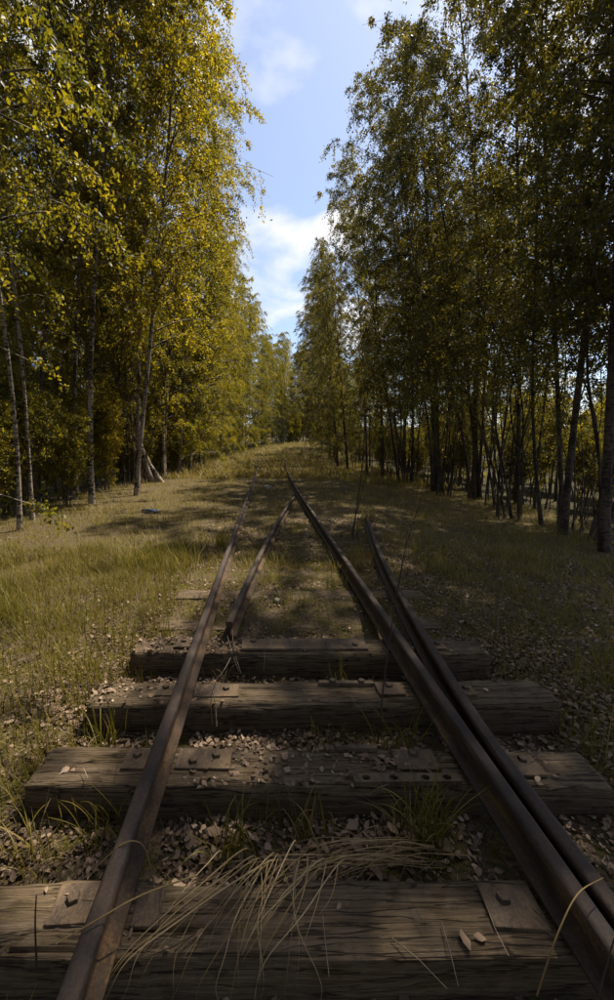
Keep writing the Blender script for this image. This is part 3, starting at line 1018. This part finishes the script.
single_leaf('large tan dead leaf on the nearest sleeper below the right plate', .635, 1.11, .150, .055, .62, seed=14)
single_leaf('smaller tan dead leaf touching the large one below the right plate', .685, 1.115, .150, .040, .5, seed=15)
single_leaf('pale dead leaf on the left end of the second sleeper', -.98, 1.80, .147, .045, .85, seed=8)
single_leaf('small pale dead leaf on the far right end of the third sleeper', 1.42, 2.46, .147, .042, .8, seed=9)
for k in range(22):
    x = rs.uniform(-.35, .8); y = rs.uniform(1.38, 1.64)
    single_leaf('curled brown dead leaf in the hollow between the two nearest sleepers', x, y, float(ground_z(x, y)) + .035, rs.uniform(.045, .068), rs.uniform(.3, .8), 'large dead leaves between the two nearest sleepers', seed=30 + k)
for k in range(16):
    x = rs.uniform(-.05, .95) if k % 2 else rs.uniform(.45, .7); y = rs.uniform(1.78, 1.9) if not k % 2 else rs.uniform(2.0, 2.28)
    z = .150 if not k % 2 else float(ground_z(x, y)) + .03
    single_leaf('dead leaf on or just behind the perforated sleeper', x, y, z, rs.uniform(.03, .05), rs.uniform(.3, .8), 'dead leaves around the perforated sleeper', seed=70 + k)


def lump(name, label, cat, x, y, z, sx, sy, sz, m_, seed, rough=.35):
    bm = bmesh.new()
    bmesh.ops.create_icosphere(bm, subdivisions=3, radius=1)
    co = np.array([v_.co[:] for v_ in bm.verts])
    n_ = 1 + rough * fbm(co[:, 0] * 1.6 + seed, co[:, 1] * 1.6 + co[:, 2] * 1.3, seed, 4)
    for v_, k_, c_ in zip(bm.verts, n_, co):
        v_.co = Vector((c_[0] * sx * k_, c_[1] * sy * k_, c_[2] * sz * k_))
    me = bpy.data.meshes.new(name); bm.to_mesh(me); bm.free()
    me.materials.append(m_)
    me.polygons.foreach_set('use_smooth', np.ones(len(me.polygons), bool))
    return tag(ob(name, me, loc=(x, y, z)), label, cat)


lump('pale_stone', 'pale stone lying in the moss between the rails', 'stone', .115, 4.02, .13, .035, .03, .03, M_stone, 3, .6)
lump('pale_stone', 'flat white stone near the crossing of the rails', 'stone', .05, 14.6, .20, .17, .10, .09, M_stone, 7, .5)
lump('plastic_sheet', 'small crumpled dark blue sheet lying in the left grass', 'plastic sheet', -2.86, 9.9, .08, .22, .13, .10, M_blue, 5, .9)


# ------------------------------------------------------------------ trees
def grow(seed, H=17.0, r0=.10, t0=.15, nprim=58, Lmax=3.4, nsec=9, nleaf=52, lean=(0, 0), bias=.45, leaf=(.045, .075), droop=1.0, wob=.35, conif=False, bow=0.0, stems=1, seclen=(.45, 1.15), tshift=0.0, bare=None):
    r2 = np.random.RandomState(seed)
    wood = MB(); crown = MB()
    tips = []
    cents = []; tones = []
    for st in range(stems):
        Hs = H * (1 if st == 0 else r2.uniform(.72, .95))
        a0 = r2.uniform(0, 6.28)
        off = np.array([math.cos(a0), math.sin(a0)]) * (0 if st == 0 else r2.uniform(.15, .4))
        fan = np.array([math.cos(a0), math.sin(a0)]) * (0 if st == 0 else r2.uniform(.05, .14)) * Hs * (.35 if bow else 1)
        k = 16
        t = np.linspace(0, 1, k)
        ph = r2.uniform(0, 6.28, 4)
        P = np.stack([off[0] + bow * (1 - .17 * st) * (1 - np.exp(-3 * t)) + (lean[0] + fan[0]) * t ** 1.3 + wob * t * np.sin(3.1 * t + ph[0]) + .1 * wob * np.sin(11 * t + ph[2]) * t,
                      off[1] + (lean[1] + fan[1]) * t ** 1.3 + wob * t * np.sin(2.7 * t + ph[1]) + .1 * wob * np.sin(12 * t + ph[3]) * t, Hs * t - .15], -1)
        rad = r0 * (1 if st == 0 else r2.uniform(.6, .85)) * ((1 - t) ** .85 * .95 + .05) * (1 + .45 * np.exp(-t * Hs / .35))
        wood.tube(P, rad, 8, 0, .5)
        np_ = nprim if st == 0 else int(nprim * .7)
        for i in range(np_):
            u = (i + r2.uniform(0, 1)) / np_
            tt = t0 + (1 - t0) * u ** .92 * .985
            if st: tt = max(.35, t0) + (.98 - max(.35, t0)) * u
            B = np.array([np.interp(tt, t, P[:, c]) for c in range(3)])
            rb = np.interp(tt, t, rad)
            az = i * 2.399 + r2.uniform(-.5, .5)
            if conif:
                ln = Lmax * (1 - (tt - t0) / (1 - t0)) ** .85 + .15
                el = R(-8 + 40 * u)
            else:
                s_ = (tt - t0) / (1 - t0)
                ln = Lmax * (.62 + .6 * s_ * (1.6 - s_)) * (1 - s_ ** 3.6 * .80) * r2.uniform(.6, 1.12)
                ln *= 1 + bias * math.cos(az)
                el = R(r2.uniform(22, 48) + 22 * s_)
            kk = 7
            q = np.linspace(0, 1, kk)
            hd = np.array([math.cos(az), math.sin(az)])
            bend = r2.normal(0, .10, 2)
            Q = np.stack([B[0] + ln * q * math.cos(el) * hd[0] + bend[0] * ln * q ** 2, B[1] + ln * q * math.cos(el) * hd[1] + bend[1] * ln * q ** 2,
                          B[2] + ln * (q * math.sin(el) - droop * .42 * q ** 2.4)], -1)
            wood.tube(Q, np.maximum(.004, min(rb * .55, .011 + ln * .006) * (1 - q * .85)), 4, 0, .5)
            ns = max(3, int(nsec * (.5 + .5 * ln / Lmax)))
            for j in range(ns):
                f = r2.uniform(.18, 1.0)
                S = np.array([np.interp(f, q, Q[:, c]) for c in range(3)])
                sl_ = r2.uniform(*seclen) * (.65 + .35 * (1 - f))
                d = np.array([hd[0] * .5, hd[1] * .5, .25]) + r2.normal(0, .75, 3) * np.array([1, 1, .5])
                d /= np.linalg.norm(d)
                q2 = np.linspace(0, 1, 4)
                T_ = S[None] + sl_ * (q2[:, None] * d[None]) + np.array([0, 0, -1.0])[None] * (droop * sl_ * 1.0 * q2[:, None] ** 1.8)
                crown.tube(T_, .0035 * (1 - q2 * .7), 3, 1, .5)
                nl = r2.poisson(nleaf)
                g = r2.uniform(.08, 1.05, nl)
                C = np.stack([np.interp(g, q2, T_[:, c]) for c in range(3)], -1) + r2.normal(0, .055, (nl, 3)) * r2.uniform(.5, 1.5, (nl, 1))
                cents.append(C)
                tones.append(np.clip(r2.normal(.47 + r2.normal(0, .16) + tshift, .17, nl), 0, 1))
    C = np.vstack(cents); tn = np.concatenate(tones)
    n = len(C)
    V_, F_ = small_leaves(C, r2.uniform(*leaf, n), r2, .25 if conif else .62)
    crown.f and None
    cm = crown
    V0 = np.vstack(cm.v); F0 = np.vstack(cm.f)
    F0 = np.vstack([F0[:, [0, 1, 2]], F0[:, [0, 2, 3]]])
    VV = np.vstack([V0, V_]); FF = np.vstack([F0, F_ + len(V0)])
    mi = np.concatenate([np.ones(len(F0)), np.zeros(len(F_))])
    to = np.concatenate([np.full(len(F0), .5), tn, tn])
    leafm = M_spruce if conif else M_leaf
    cme = new_mesh('crown', VV, FF, [leafm, M_twig], False, mi, to)
    tme = wood.build('trunk', [M_bark])
    return tme, cme


def small_leaves(C, s, r2, asp):
    n = len(C)
    nrm = r2.normal(size=(n, 3)) * np.array([1, 1, .8])
    nrm /= np.linalg.norm(nrm, axis=1)[:, None]
    a = r2.normal(size=(n, 3)) + np.array([0, 0, -.8]); a -= (a * nrm).sum(1)[:, None] * nrm
    a /= np.linalg.norm(a, axis=1)[:, None] + 1e-9
    b = np.cross(nrm, a)
    S = s[:, None]
    fold = nrm * S * .12
    v = [C - a * S * .5, C + b * S * asp * .5 - a * S * .12 + fold, C + a * S * .5, C - b * S * asp * .5 - a * S * .12 + fold]
    V_ = np.stack(v, 1).reshape(-1, 3)
    k = np.arange(n)[:, None] * 4
    return V_, np.vstack([k + np.array([[0, 1, 2]]), k + np.array([[0, 2, 3]])])


EDGE = [grow(100 + k, H=18.0 + .8 * (k % 3), r0=.105, t0=.05 + .03 * (k % 3), nprim=84, Lmax=3.5, nsec=10, nleaf=66, lean=(2.4 + .7 * (k % 2), .3), bias=.52, leaf=(.044, .108), tshift=.06 * (k % 3 - 1)) for k in range(5)]
HIGH = [grow(120 + k, H=18.0 + .8 * k, r0=.075, t0=.24 + .04 * k, nprim=70, Lmax=3.4, nsec=10, nleaf=64, lean=(2.2 + .5 * (k % 2), .3), bias=.5, leaf=(.044, .108), tshift=.04 * (k - 1), wob=.6) for k in range(3)]
INNER = [grow(140 + k, H=17 + k, r0=.08, t0=.26, nprim=56, Lmax=2.7, nsec=9, nleaf=60, bias=.1, leaf=(.044, .108), tshift=-.08, wob=.6) for k in range(3)]
SLIM = [grow(160 + k, H=13 + 1.5 * k, r0=.042, t0=.30, nprim=38, Lmax=1.7, nsec=7, nleaf=50, bias=.25, wob=.8) for k in range(2)]
MULTI = [grow(170, H=18.0, r0=.13, t0=.25, nprim=52, Lmax=3.2, nsec=9, nleaf=58, lean=(2.6, 0), bow=-4.0, stems=4, bias=.4, wob=.5),
         grow(171, H=15.0, r0=.07, t0=.26, nprim=36, Lmax=2.6, nsec=8, nleaf=55, lean=(1.6, 0), stems=5, bias=.35, wob=.9)]
FAN = [grow(175 + k, H=9.0 + 2 * k, r0=.038, t0=.42, nprim=16, Lmax=1.7, nsec=6, nleaf=40, lean=(1.2, .2), stems=7, bias=.3, wob=1.3) for k in range(2)]
BUSH = [grow(180 + k, H=3.4 + .9 * k, r0=.03, t0=.08, nprim=30, Lmax=1.15, nsec=6, nleaf=36, stems=5, bias=.1, seclen=(.25, .6), leaf=(.05, .085), droop=.5, tshift=.04 * k) for k in range(3)]
POLE = [grow(200 + k, H=5.5 + 1.5 * k, r0=.022, t0=.25, nprim=13, Lmax=.9, nsec=4, nleaf=14, bias=.3, seclen=(.2, .5), leaf=(.05, .08), lean=(.5 - .4 * k, .3), wob=.9, stems=2 + k) for k in range(3)]
SPR = [grow(190, H=15, r0=.14, t0=.06, nprim=90, Lmax=2.4, nsec=9, nleaf=46, conif=True, bias=0, droop=.5, leaf=(.07, .12), wob=.1)]


def plant(kind, name, label, x, y, rz, s=1.0, sz=None, bark=None, group=None, cat='tree', parts=('trunk', 'crown'), tilt=(0, 0)):
    tme, cme = kind
    t = thing(name, label, cat, (x, y, float(ground_z(x, y))), group)
    t.rotation_euler = (tilt[0], tilt[1], rz)
    t.scale = (s, s, sz or s)
    a = ob(parts[0], tme, t)
    a.material_slots[0].link = 'OBJECT'
    a.material_slots[0].material = bark or M_bark
    c_ = ob(parts[1], cme, t)
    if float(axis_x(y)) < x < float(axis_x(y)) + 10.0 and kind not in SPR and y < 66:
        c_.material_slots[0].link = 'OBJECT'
        c_.material_slots[0].material = M_leaf_shade  # darker leaf colour stands in for shade inside the right-hand crowns
    return t


rt = random.Random(77)
PI = math.pi
SHR = dict(cat='shrub', parts=('stems', 'foliage'))
# ---- left side, trees one can point to
G = 'birches along the left edge of the strip'
plant(EDGE[0], 'birch_tree', 'near birch reaching in from the top left corner with large yellow leaves', -6.2, 4.6, .25, .92, bark=M_birch, group=G)
plant(SLIM[0], 'birch_tree', 'pale thin birch trunk nearest the left edge of the picture', -4.85, 7.9, .3, 1.05, bark=M_birch, group=G)
plant(SLIM[1], 'birch_tree', 'second pale slender birch from the left edge, standing at the verge', -5.15, 8.9, 1.2, 1.0, bark=M_birch, group=G)
plant(INNER[1], 'birch_tree', 'straight dark birch trunk behind the pale pair at the left edge', -6.2, 9.6, 2.0, 1.0, group=G)
plant(HIGH[1], 'birch_tree', 'birch leaning over the verge behind the pale pair at the left edge', -6.0, 10.4, .35, .95, group=G)
plant(HIGH[2], 'birch_tree', 'tall birch with dense foliage left of the leaning clump', -5.9, 12.6, -.1, 1.0, bark=M_birch, group=G)
plant(HIGH[0], 'birch_tree', 'tall birch whose top hangs towards the sky gap on the left', -4.9, 15.6, .0, 1.1, bark=M_birch, group=G)
plant(MULTI[0], 'birch_clump', 'clump of leaning pale birch stems at the bend of the left verge', -4.9, 18.2, .0, 1.0, bark=M_birch, group=G, cat='birch clump')
plant(EDGE[2], 'birch_tree', 'birch with golden foliage just behind the leaning clump', -5.4, 21.6, .1, 1.02, bark=M_birch, group=G)
plant(EDGE[0], 'birch_tree', 'birch overhanging the track where the left verge turns sunlit', -5.2, 24.4, -.2, 1.0, bark=M_birch, group=G)
for x, y, rz, k, lab in [(-5.0, 6.6, .2, 0, 'birch whose hanging twigs fill the upper left of the picture'), (-4.9, 11.4, .1, 2, 'birch with hanging twigs between the pale pair and the leaning clump'),
                         (-4.35, 13.6, .1, 1, 'birch leaning far over the strip in front of the leaning clump'), (-6.7, 16.6, -.15, 0, 'birch close to the leaning clump on its near side'),
                         (-5.1, 20.3, .2, 2, 'birch close to the leaning clump on its far side'), (-4.9, 26.2, .0, 1, 'last near birch before the far left row')]:
    plant(HIGH[k], 'birch_tree', lab, x, y, rz, rt.uniform(.98, 1.08), bark=M_birch, group=G)
G = 'shrubs under the left birches'
plant(BUSH[1], 'shrub', 'leafy sunlit shrub below the birches at the left edge', -5.3, 10.8, .4, .62, group=G, **SHR)
plant(BUSH[2], 'shrub', 'low leafy shrub in front of the leaning birch clump', -6.3, 16.2, 1.4, .7, group=G, **SHR)
plant(BUSH[0], 'shrub', 'dark shrub half hidden behind the pale trunks at the left edge', -6.0, 8.6, 2.4, .8, group=G, **SHR)
for x, y, k, s_, lab in [(-5.9, 9.7, 2, .75, 'leafy shrub between the pale pair of birches and the shrub beside it'), (-6.4, 12.9, 1, 1.0, 'tall leafy shrub under the dense birch on the left'), (-5.9, 14.9, 2, .8, 'leafy shrub left of the leaning birch clump'),
                         (-6.2, 19.8, 1, 1.0, 'leafy shrub right behind the leaning birch clump'), (-5.8, 22.8, 2, .95, 'golden shrub at the verge beyond the leaning clump'), (-5.6, 25.4, 0, 1.2, 'golden shrub under the last near birch on the left'), (-6.6, 7.6, 1, 1.0, 'leafy shrub cut by the left edge of the picture')]:
    plant(BUSH[k], 'shrub', lab, x, y, 1.7 * y, s_, group=G, **SHR)
# ---- right side, trees one can point to
G = 'trees along the right edge of the strip'
plant(INNER[0], 'tree', 'thick dark trunk leaning at the right edge of the picture', 6.35, 7.5, PI, 1.0, group=G, tilt=(0, R(3)))
plant(INNER[2], 'tree', 'dark trunk second from the right edge of the picture', 6.65, 9.0, 2.0, .94, group=G, tilt=(0, R(2)))
plant(SLIM[1], 'tree', 'slanting dark trunk between the two thick ones on the right', 7.05, 10.3, 2.6, 1.0, group=G, tilt=(0, R(7)))
plant(HIGH[1], 'tree', 'straight dark trunk left of the slanting one on the right', 8.9, 14.4, PI + .2, .98, 1.16, group=G)
plant(MULTI[1], 'tree_clump', 'fan of thin dark stems arching out on the right side', 7.9, 15.4, PI, 1.0, group=G, cat='tree clump')
plant(MULTI[1], 'tree_clump', 'fan of stems leaning over the strip left of the arching fan', 7.5, 18.2, 2.6, 1.05, group=G, cat='tree clump')
plant(HIGH[2], 'tree', 'tall tree whose crown bounds the upper sky gap on the right', 8.7, 17.2, PI + .1, .98, 1.20, group=G)
plant(HIGH[0], 'tree', 'tall tree whose crown bounds the middle of the sky gap on the right', 8.4, 20.2, PI - .2, 1.12, group=G)
plant(INNER[0], 'tree', 'short leaning dark trunk at the edge of the right verge', 7.6, 23.4, PI, .95, group=G, tilt=(0, R(9)))
plant(EDGE[2], 'tree', 'crooked tree just beyond the short leaning trunk on the right', 7.3, 25.6, PI, .95, group=G)

for x, y, rz, k, s_, lab in [(8.3, 8.2, PI, 0, .84, 'tree with a broad crown behind the thick trunk at the right edge'), (8.0, 10.9, PI - .3, 1, .86, 'tree behind the slanting trunk on the right'),
                             (8.0, 18.8, PI + .2, 1, 1.0, 'tree reaching over the strip between the fans of stems'), (7.9, 22.2, PI, 2, 1.02, 'tree reaching over the strip beside the short leaning trunk'),
                             (7.0, 28.4, PI - .2, 0, .98, 'tree leaning out after the crooked one on the right')]:
    plant(HIGH[k], 'tree', lab, x, y, rz, s_, group=G)
for k, (x, y, rz, lab) in enumerate([(6.9, 11.3, PI, 'thin fan of stems left of the slanting trunk on the right'), (7.6, 13.4, 2.2, 'thin bare stems crossing before the straight dark trunk on the right'),
                                     (7.2, 16.4, PI + .5, 'thin stems bending towards the track left of the arching fan'), (7.3, 21.6, 2.8, 'thin stems beside the short leaning trunk on the right'),
                                     (7.2, 8.6, 4.0, 'thin crossing stems by the thick trunk at the right edge')]):
    plant(FAN[k % 2], 'tree_clump', lab, x, y, rz, rt.uniform(.85, 1.1), group='thin stem clumps along the right verge', cat='tree clump')
# ---- trees beside the camera, and unseen ones added behind it for their shade
for k, (x, y, s_) in enumerate([(6.4, 5.2, 1.02), (7.4, 6.6, .92), (7.2, 3.2, 1.05), (6.9, .8, 1.0), (7.3, -1.8, .9), (6.8, -4.6, .95), (7.2, -8, 1), (9.2, 4.4, .9), (9.4, 1.2, .9), (9.3, -3, .9), (9.0, 6.6, .85)]):
    plant(INNER[k % 3], 'tree', 'tree standing right of the camera, its shade falling on the track', x, y, 1.3 * k, s_, group='trees beside the camera on the right')
for k, (x, y, s_) in enumerate([(-6.4, 2.2, .95), (-6.0, -.6, 1), (-6.3, -3.6, 1), (-6.0, -7, 1), (-8.6, 3.6, .95), (-8.5, -.5, 1), (-8.4, -5, 1), (-3.2, -13, .9), (.6, -14, .9), (4.2, -13, .9), (-3.6, -7.5, .95), (-1.2, -8.4, 1), (1.4, -7.8, 1), (3.8, -8.6, .95)]):
    plant(EDGE[k % 5], 'birch_tree', 'birch standing left of the camera, or added behind it for shade', x, y, .2 * k if x < -4 else 1.57, s_, bark=M_birch, group='birches beside the camera on the left')

ORD = 'first second third fourth fifth sixth seventh eighth ninth tenth eleventh twelfth thirteenth fourteenth fifteenth sixteenth seventeenth eighteenth nineteenth twentieth'.split()
ORD += ['twenty-' + o for o in ORD[:9]]
# ---- rows
nr = 0
y = 27.0
while y < 100:
    x = float(axis_x(y)) - 5.6 + rt.uniform(-.7, .5)
    plant(EDGE[rt.randrange(5)], 'birch_tree', ORD[nr] + ' birch of the sunlit left row beyond the overhanging one', x, y, rt.uniform(-.6, .6), rt.uniform(.84, 1.0), bark=M_birch, group='birches of the front row along the left verge')
    nr += 1
    y += rt.uniform(1.5, 2.3) * (1 + y * .005)
nr = 0
y = 31.5
while y < 64:
    x = float(axis_x(y)) + (6.1 if y < 48 else 6.8) + rt.uniform(-.4, .6)
    plant(EDGE[rt.randrange(5)], 'tree', ORD[nr] + ' tree of the shaded right row beyond the crooked one', x, y, PI + rt.uniform(-.6, .6), rt.uniform(.84, 1.0), group='trees of the front row along the right verge')
    nr += 1
    y += rt.uniform(1.8, 2.8) * (1 + y * .006)
# ---- the wood behind
for side in (-1, 1):
    rows = [(7.6, 1.5), (9.4, 1.7), (11.6, 2.0), (14.5, 2.6), (18.5, 3.6), (24, 4.5)] if side < 0 else [(9.0, 1.7), (11.2, 2.6), (15.0, 4.6)]
    for ri, (off, stp) in enumerate(rows):
        y = 6.0 + ri * 1.1
        while y < (82 if side < 0 else 56) - ri * 4:
            x = float(axis_x(y)) + side * off + rt.uniform(-.8, .8)
            xe = 272 if side < 0 else 348
            if abs(x) / max(y, .1) < xe / 410 * 1.30:
                kind = rt.choice(INNER + SLIM + SLIM + ([EDGE[rt.randrange(5)]] if side < 0 or y > 30 else []))
                deep = 'just behind the front row' if ri < 2 else 'deep among the trunks'
                plant(kind, 'birch_tree' if side < 0 else 'tree',
                      ('slender birch in the wood on the left, ' if side < 0 else 'slender tree in the wood on the right, ') + deep,
                      x, y, rt.uniform(0, 6.28), rt.uniform(.8, 1.0), bark=(M_birch if (side < 0 and rt.random() < .5) else M_bark),
                      group=('birches of the left wood ' if side < 0 else 'trees of the right wood ') + deep)
            y += stp * rt.uniform(.7, 1.3) * (1 + .012 * y)
# ---- undergrowth
for side in (-1, 1):
    for lo, hi, st0, s0, s1 in (((6.9, 8.6, 1.3, .6, 1.0), (10, 16, 1.7, 1.0, 1.6), (18, 28, 2.6, 1.5, 2.2)) if side < 0 else ((8.0, 10, 2.2, .5, .8), (10.5, 15, 1.0, .7, 1.2), (17, 30, 1.5, 1.1, 1.8))):
        y = 9.0 + lo * .3
        while y < (84 if side < 0 else 60):
            x = float(axis_x(y)) + side * (rt.uniform(lo, hi) + (1.2 if side > 0 else 0))
            if abs(x) / y < (.66 if side < 0 else .85) * 1.2:
                w_ = 'at the foot of the front row' if lo < 7 else 'deeper among the trunks'
                plant(BUSH[rt.randrange(3)], 'shrub', 'leafy shrub in the %s wood, %s' % ('left' if side < 0 else 'right', w_), x, y, rt.uniform(0, 6.28), rt.uniform(s0, s1),
                      group='undergrowth of the %s wood %s' % ('left' if side < 0 else 'right', w_), **SHR)
            y += rt.uniform(.7, 1.3) * st0 * (1 + .02 * y)
for side in (-1, 1):
    y = 8.2
    while y < 46:
        x = float(axis_x(y)) + side * (rt.uniform(5.6, 8.6) + (1.1 if side > 0 else 0))
        if abs(x) / y < (.66 if side < 0 else .85) * 1.1:
            plant(POLE[rt.randrange(3)], 'sapling', 'thin sparsely leafed sapling among the trunks on the %s' % ('left' if side < 0 else 'right'), x, y, rt.uniform(-1, 1) + (PI if side > 0 else 0), rt.uniform(.7, 1.2),
                  group='thin saplings on the %s' % ('left' if side < 0 else 'right'), cat='sapling', parts=('stems', 'foliage'))
        y += rt.uniform(.25, .6) * (1 + .03 * y)
# ---- closing the view
for k in range(16):
    y = 78 + rt.uniform(0, 16); x = 1.5 + k * 1.15 + rt.uniform(-.8, .8)
    plant(EDGE[k % 5], 'birch_tree', 'distant birch closing the end of the strip', x, y, rt.uniform(0, 6.28), rt.uniform(.8, .95), bark=M_birch, group='birches closing the end of the strip')
    plant(BUSH[(k + 1) % 3], 'shrub', 'distant tall shrub behind the birches closing the strip', x * 1.1 + rt.uniform(-1, 1), y + 8, rt.uniform(0, 6.28), rt.uniform(1.7, 2.3), group='tall shrubs closing the end of the strip', **SHR)
    plant(BUSH[k % 3], 'shrub', 'distant shrub closing the end of the strip', x + rt.uniform(-1, 1), y - 4, rt.uniform(0, 6.28), rt.uniform(.9, 1.3), group='shrubs closing the end of the strip', **SHR)
plant(SPR[0], 'spruce_tree', 'pointed dark spruce rising at the end of the left row', -.6, 64, 0, 1.12, cat='tree')
plant(SPR[0], 'spruce_tree', 'small dark spruce at the end of the grassy strip', 2.6, 69, 1, .5, cat='tree')
import sys as _sys
print('objects', len(bpy.data.objects), 'tris', sum(len(m.loops) - 2 * len(m.polygons) for m in bpy.data.meshes), file=_sys.stderr)
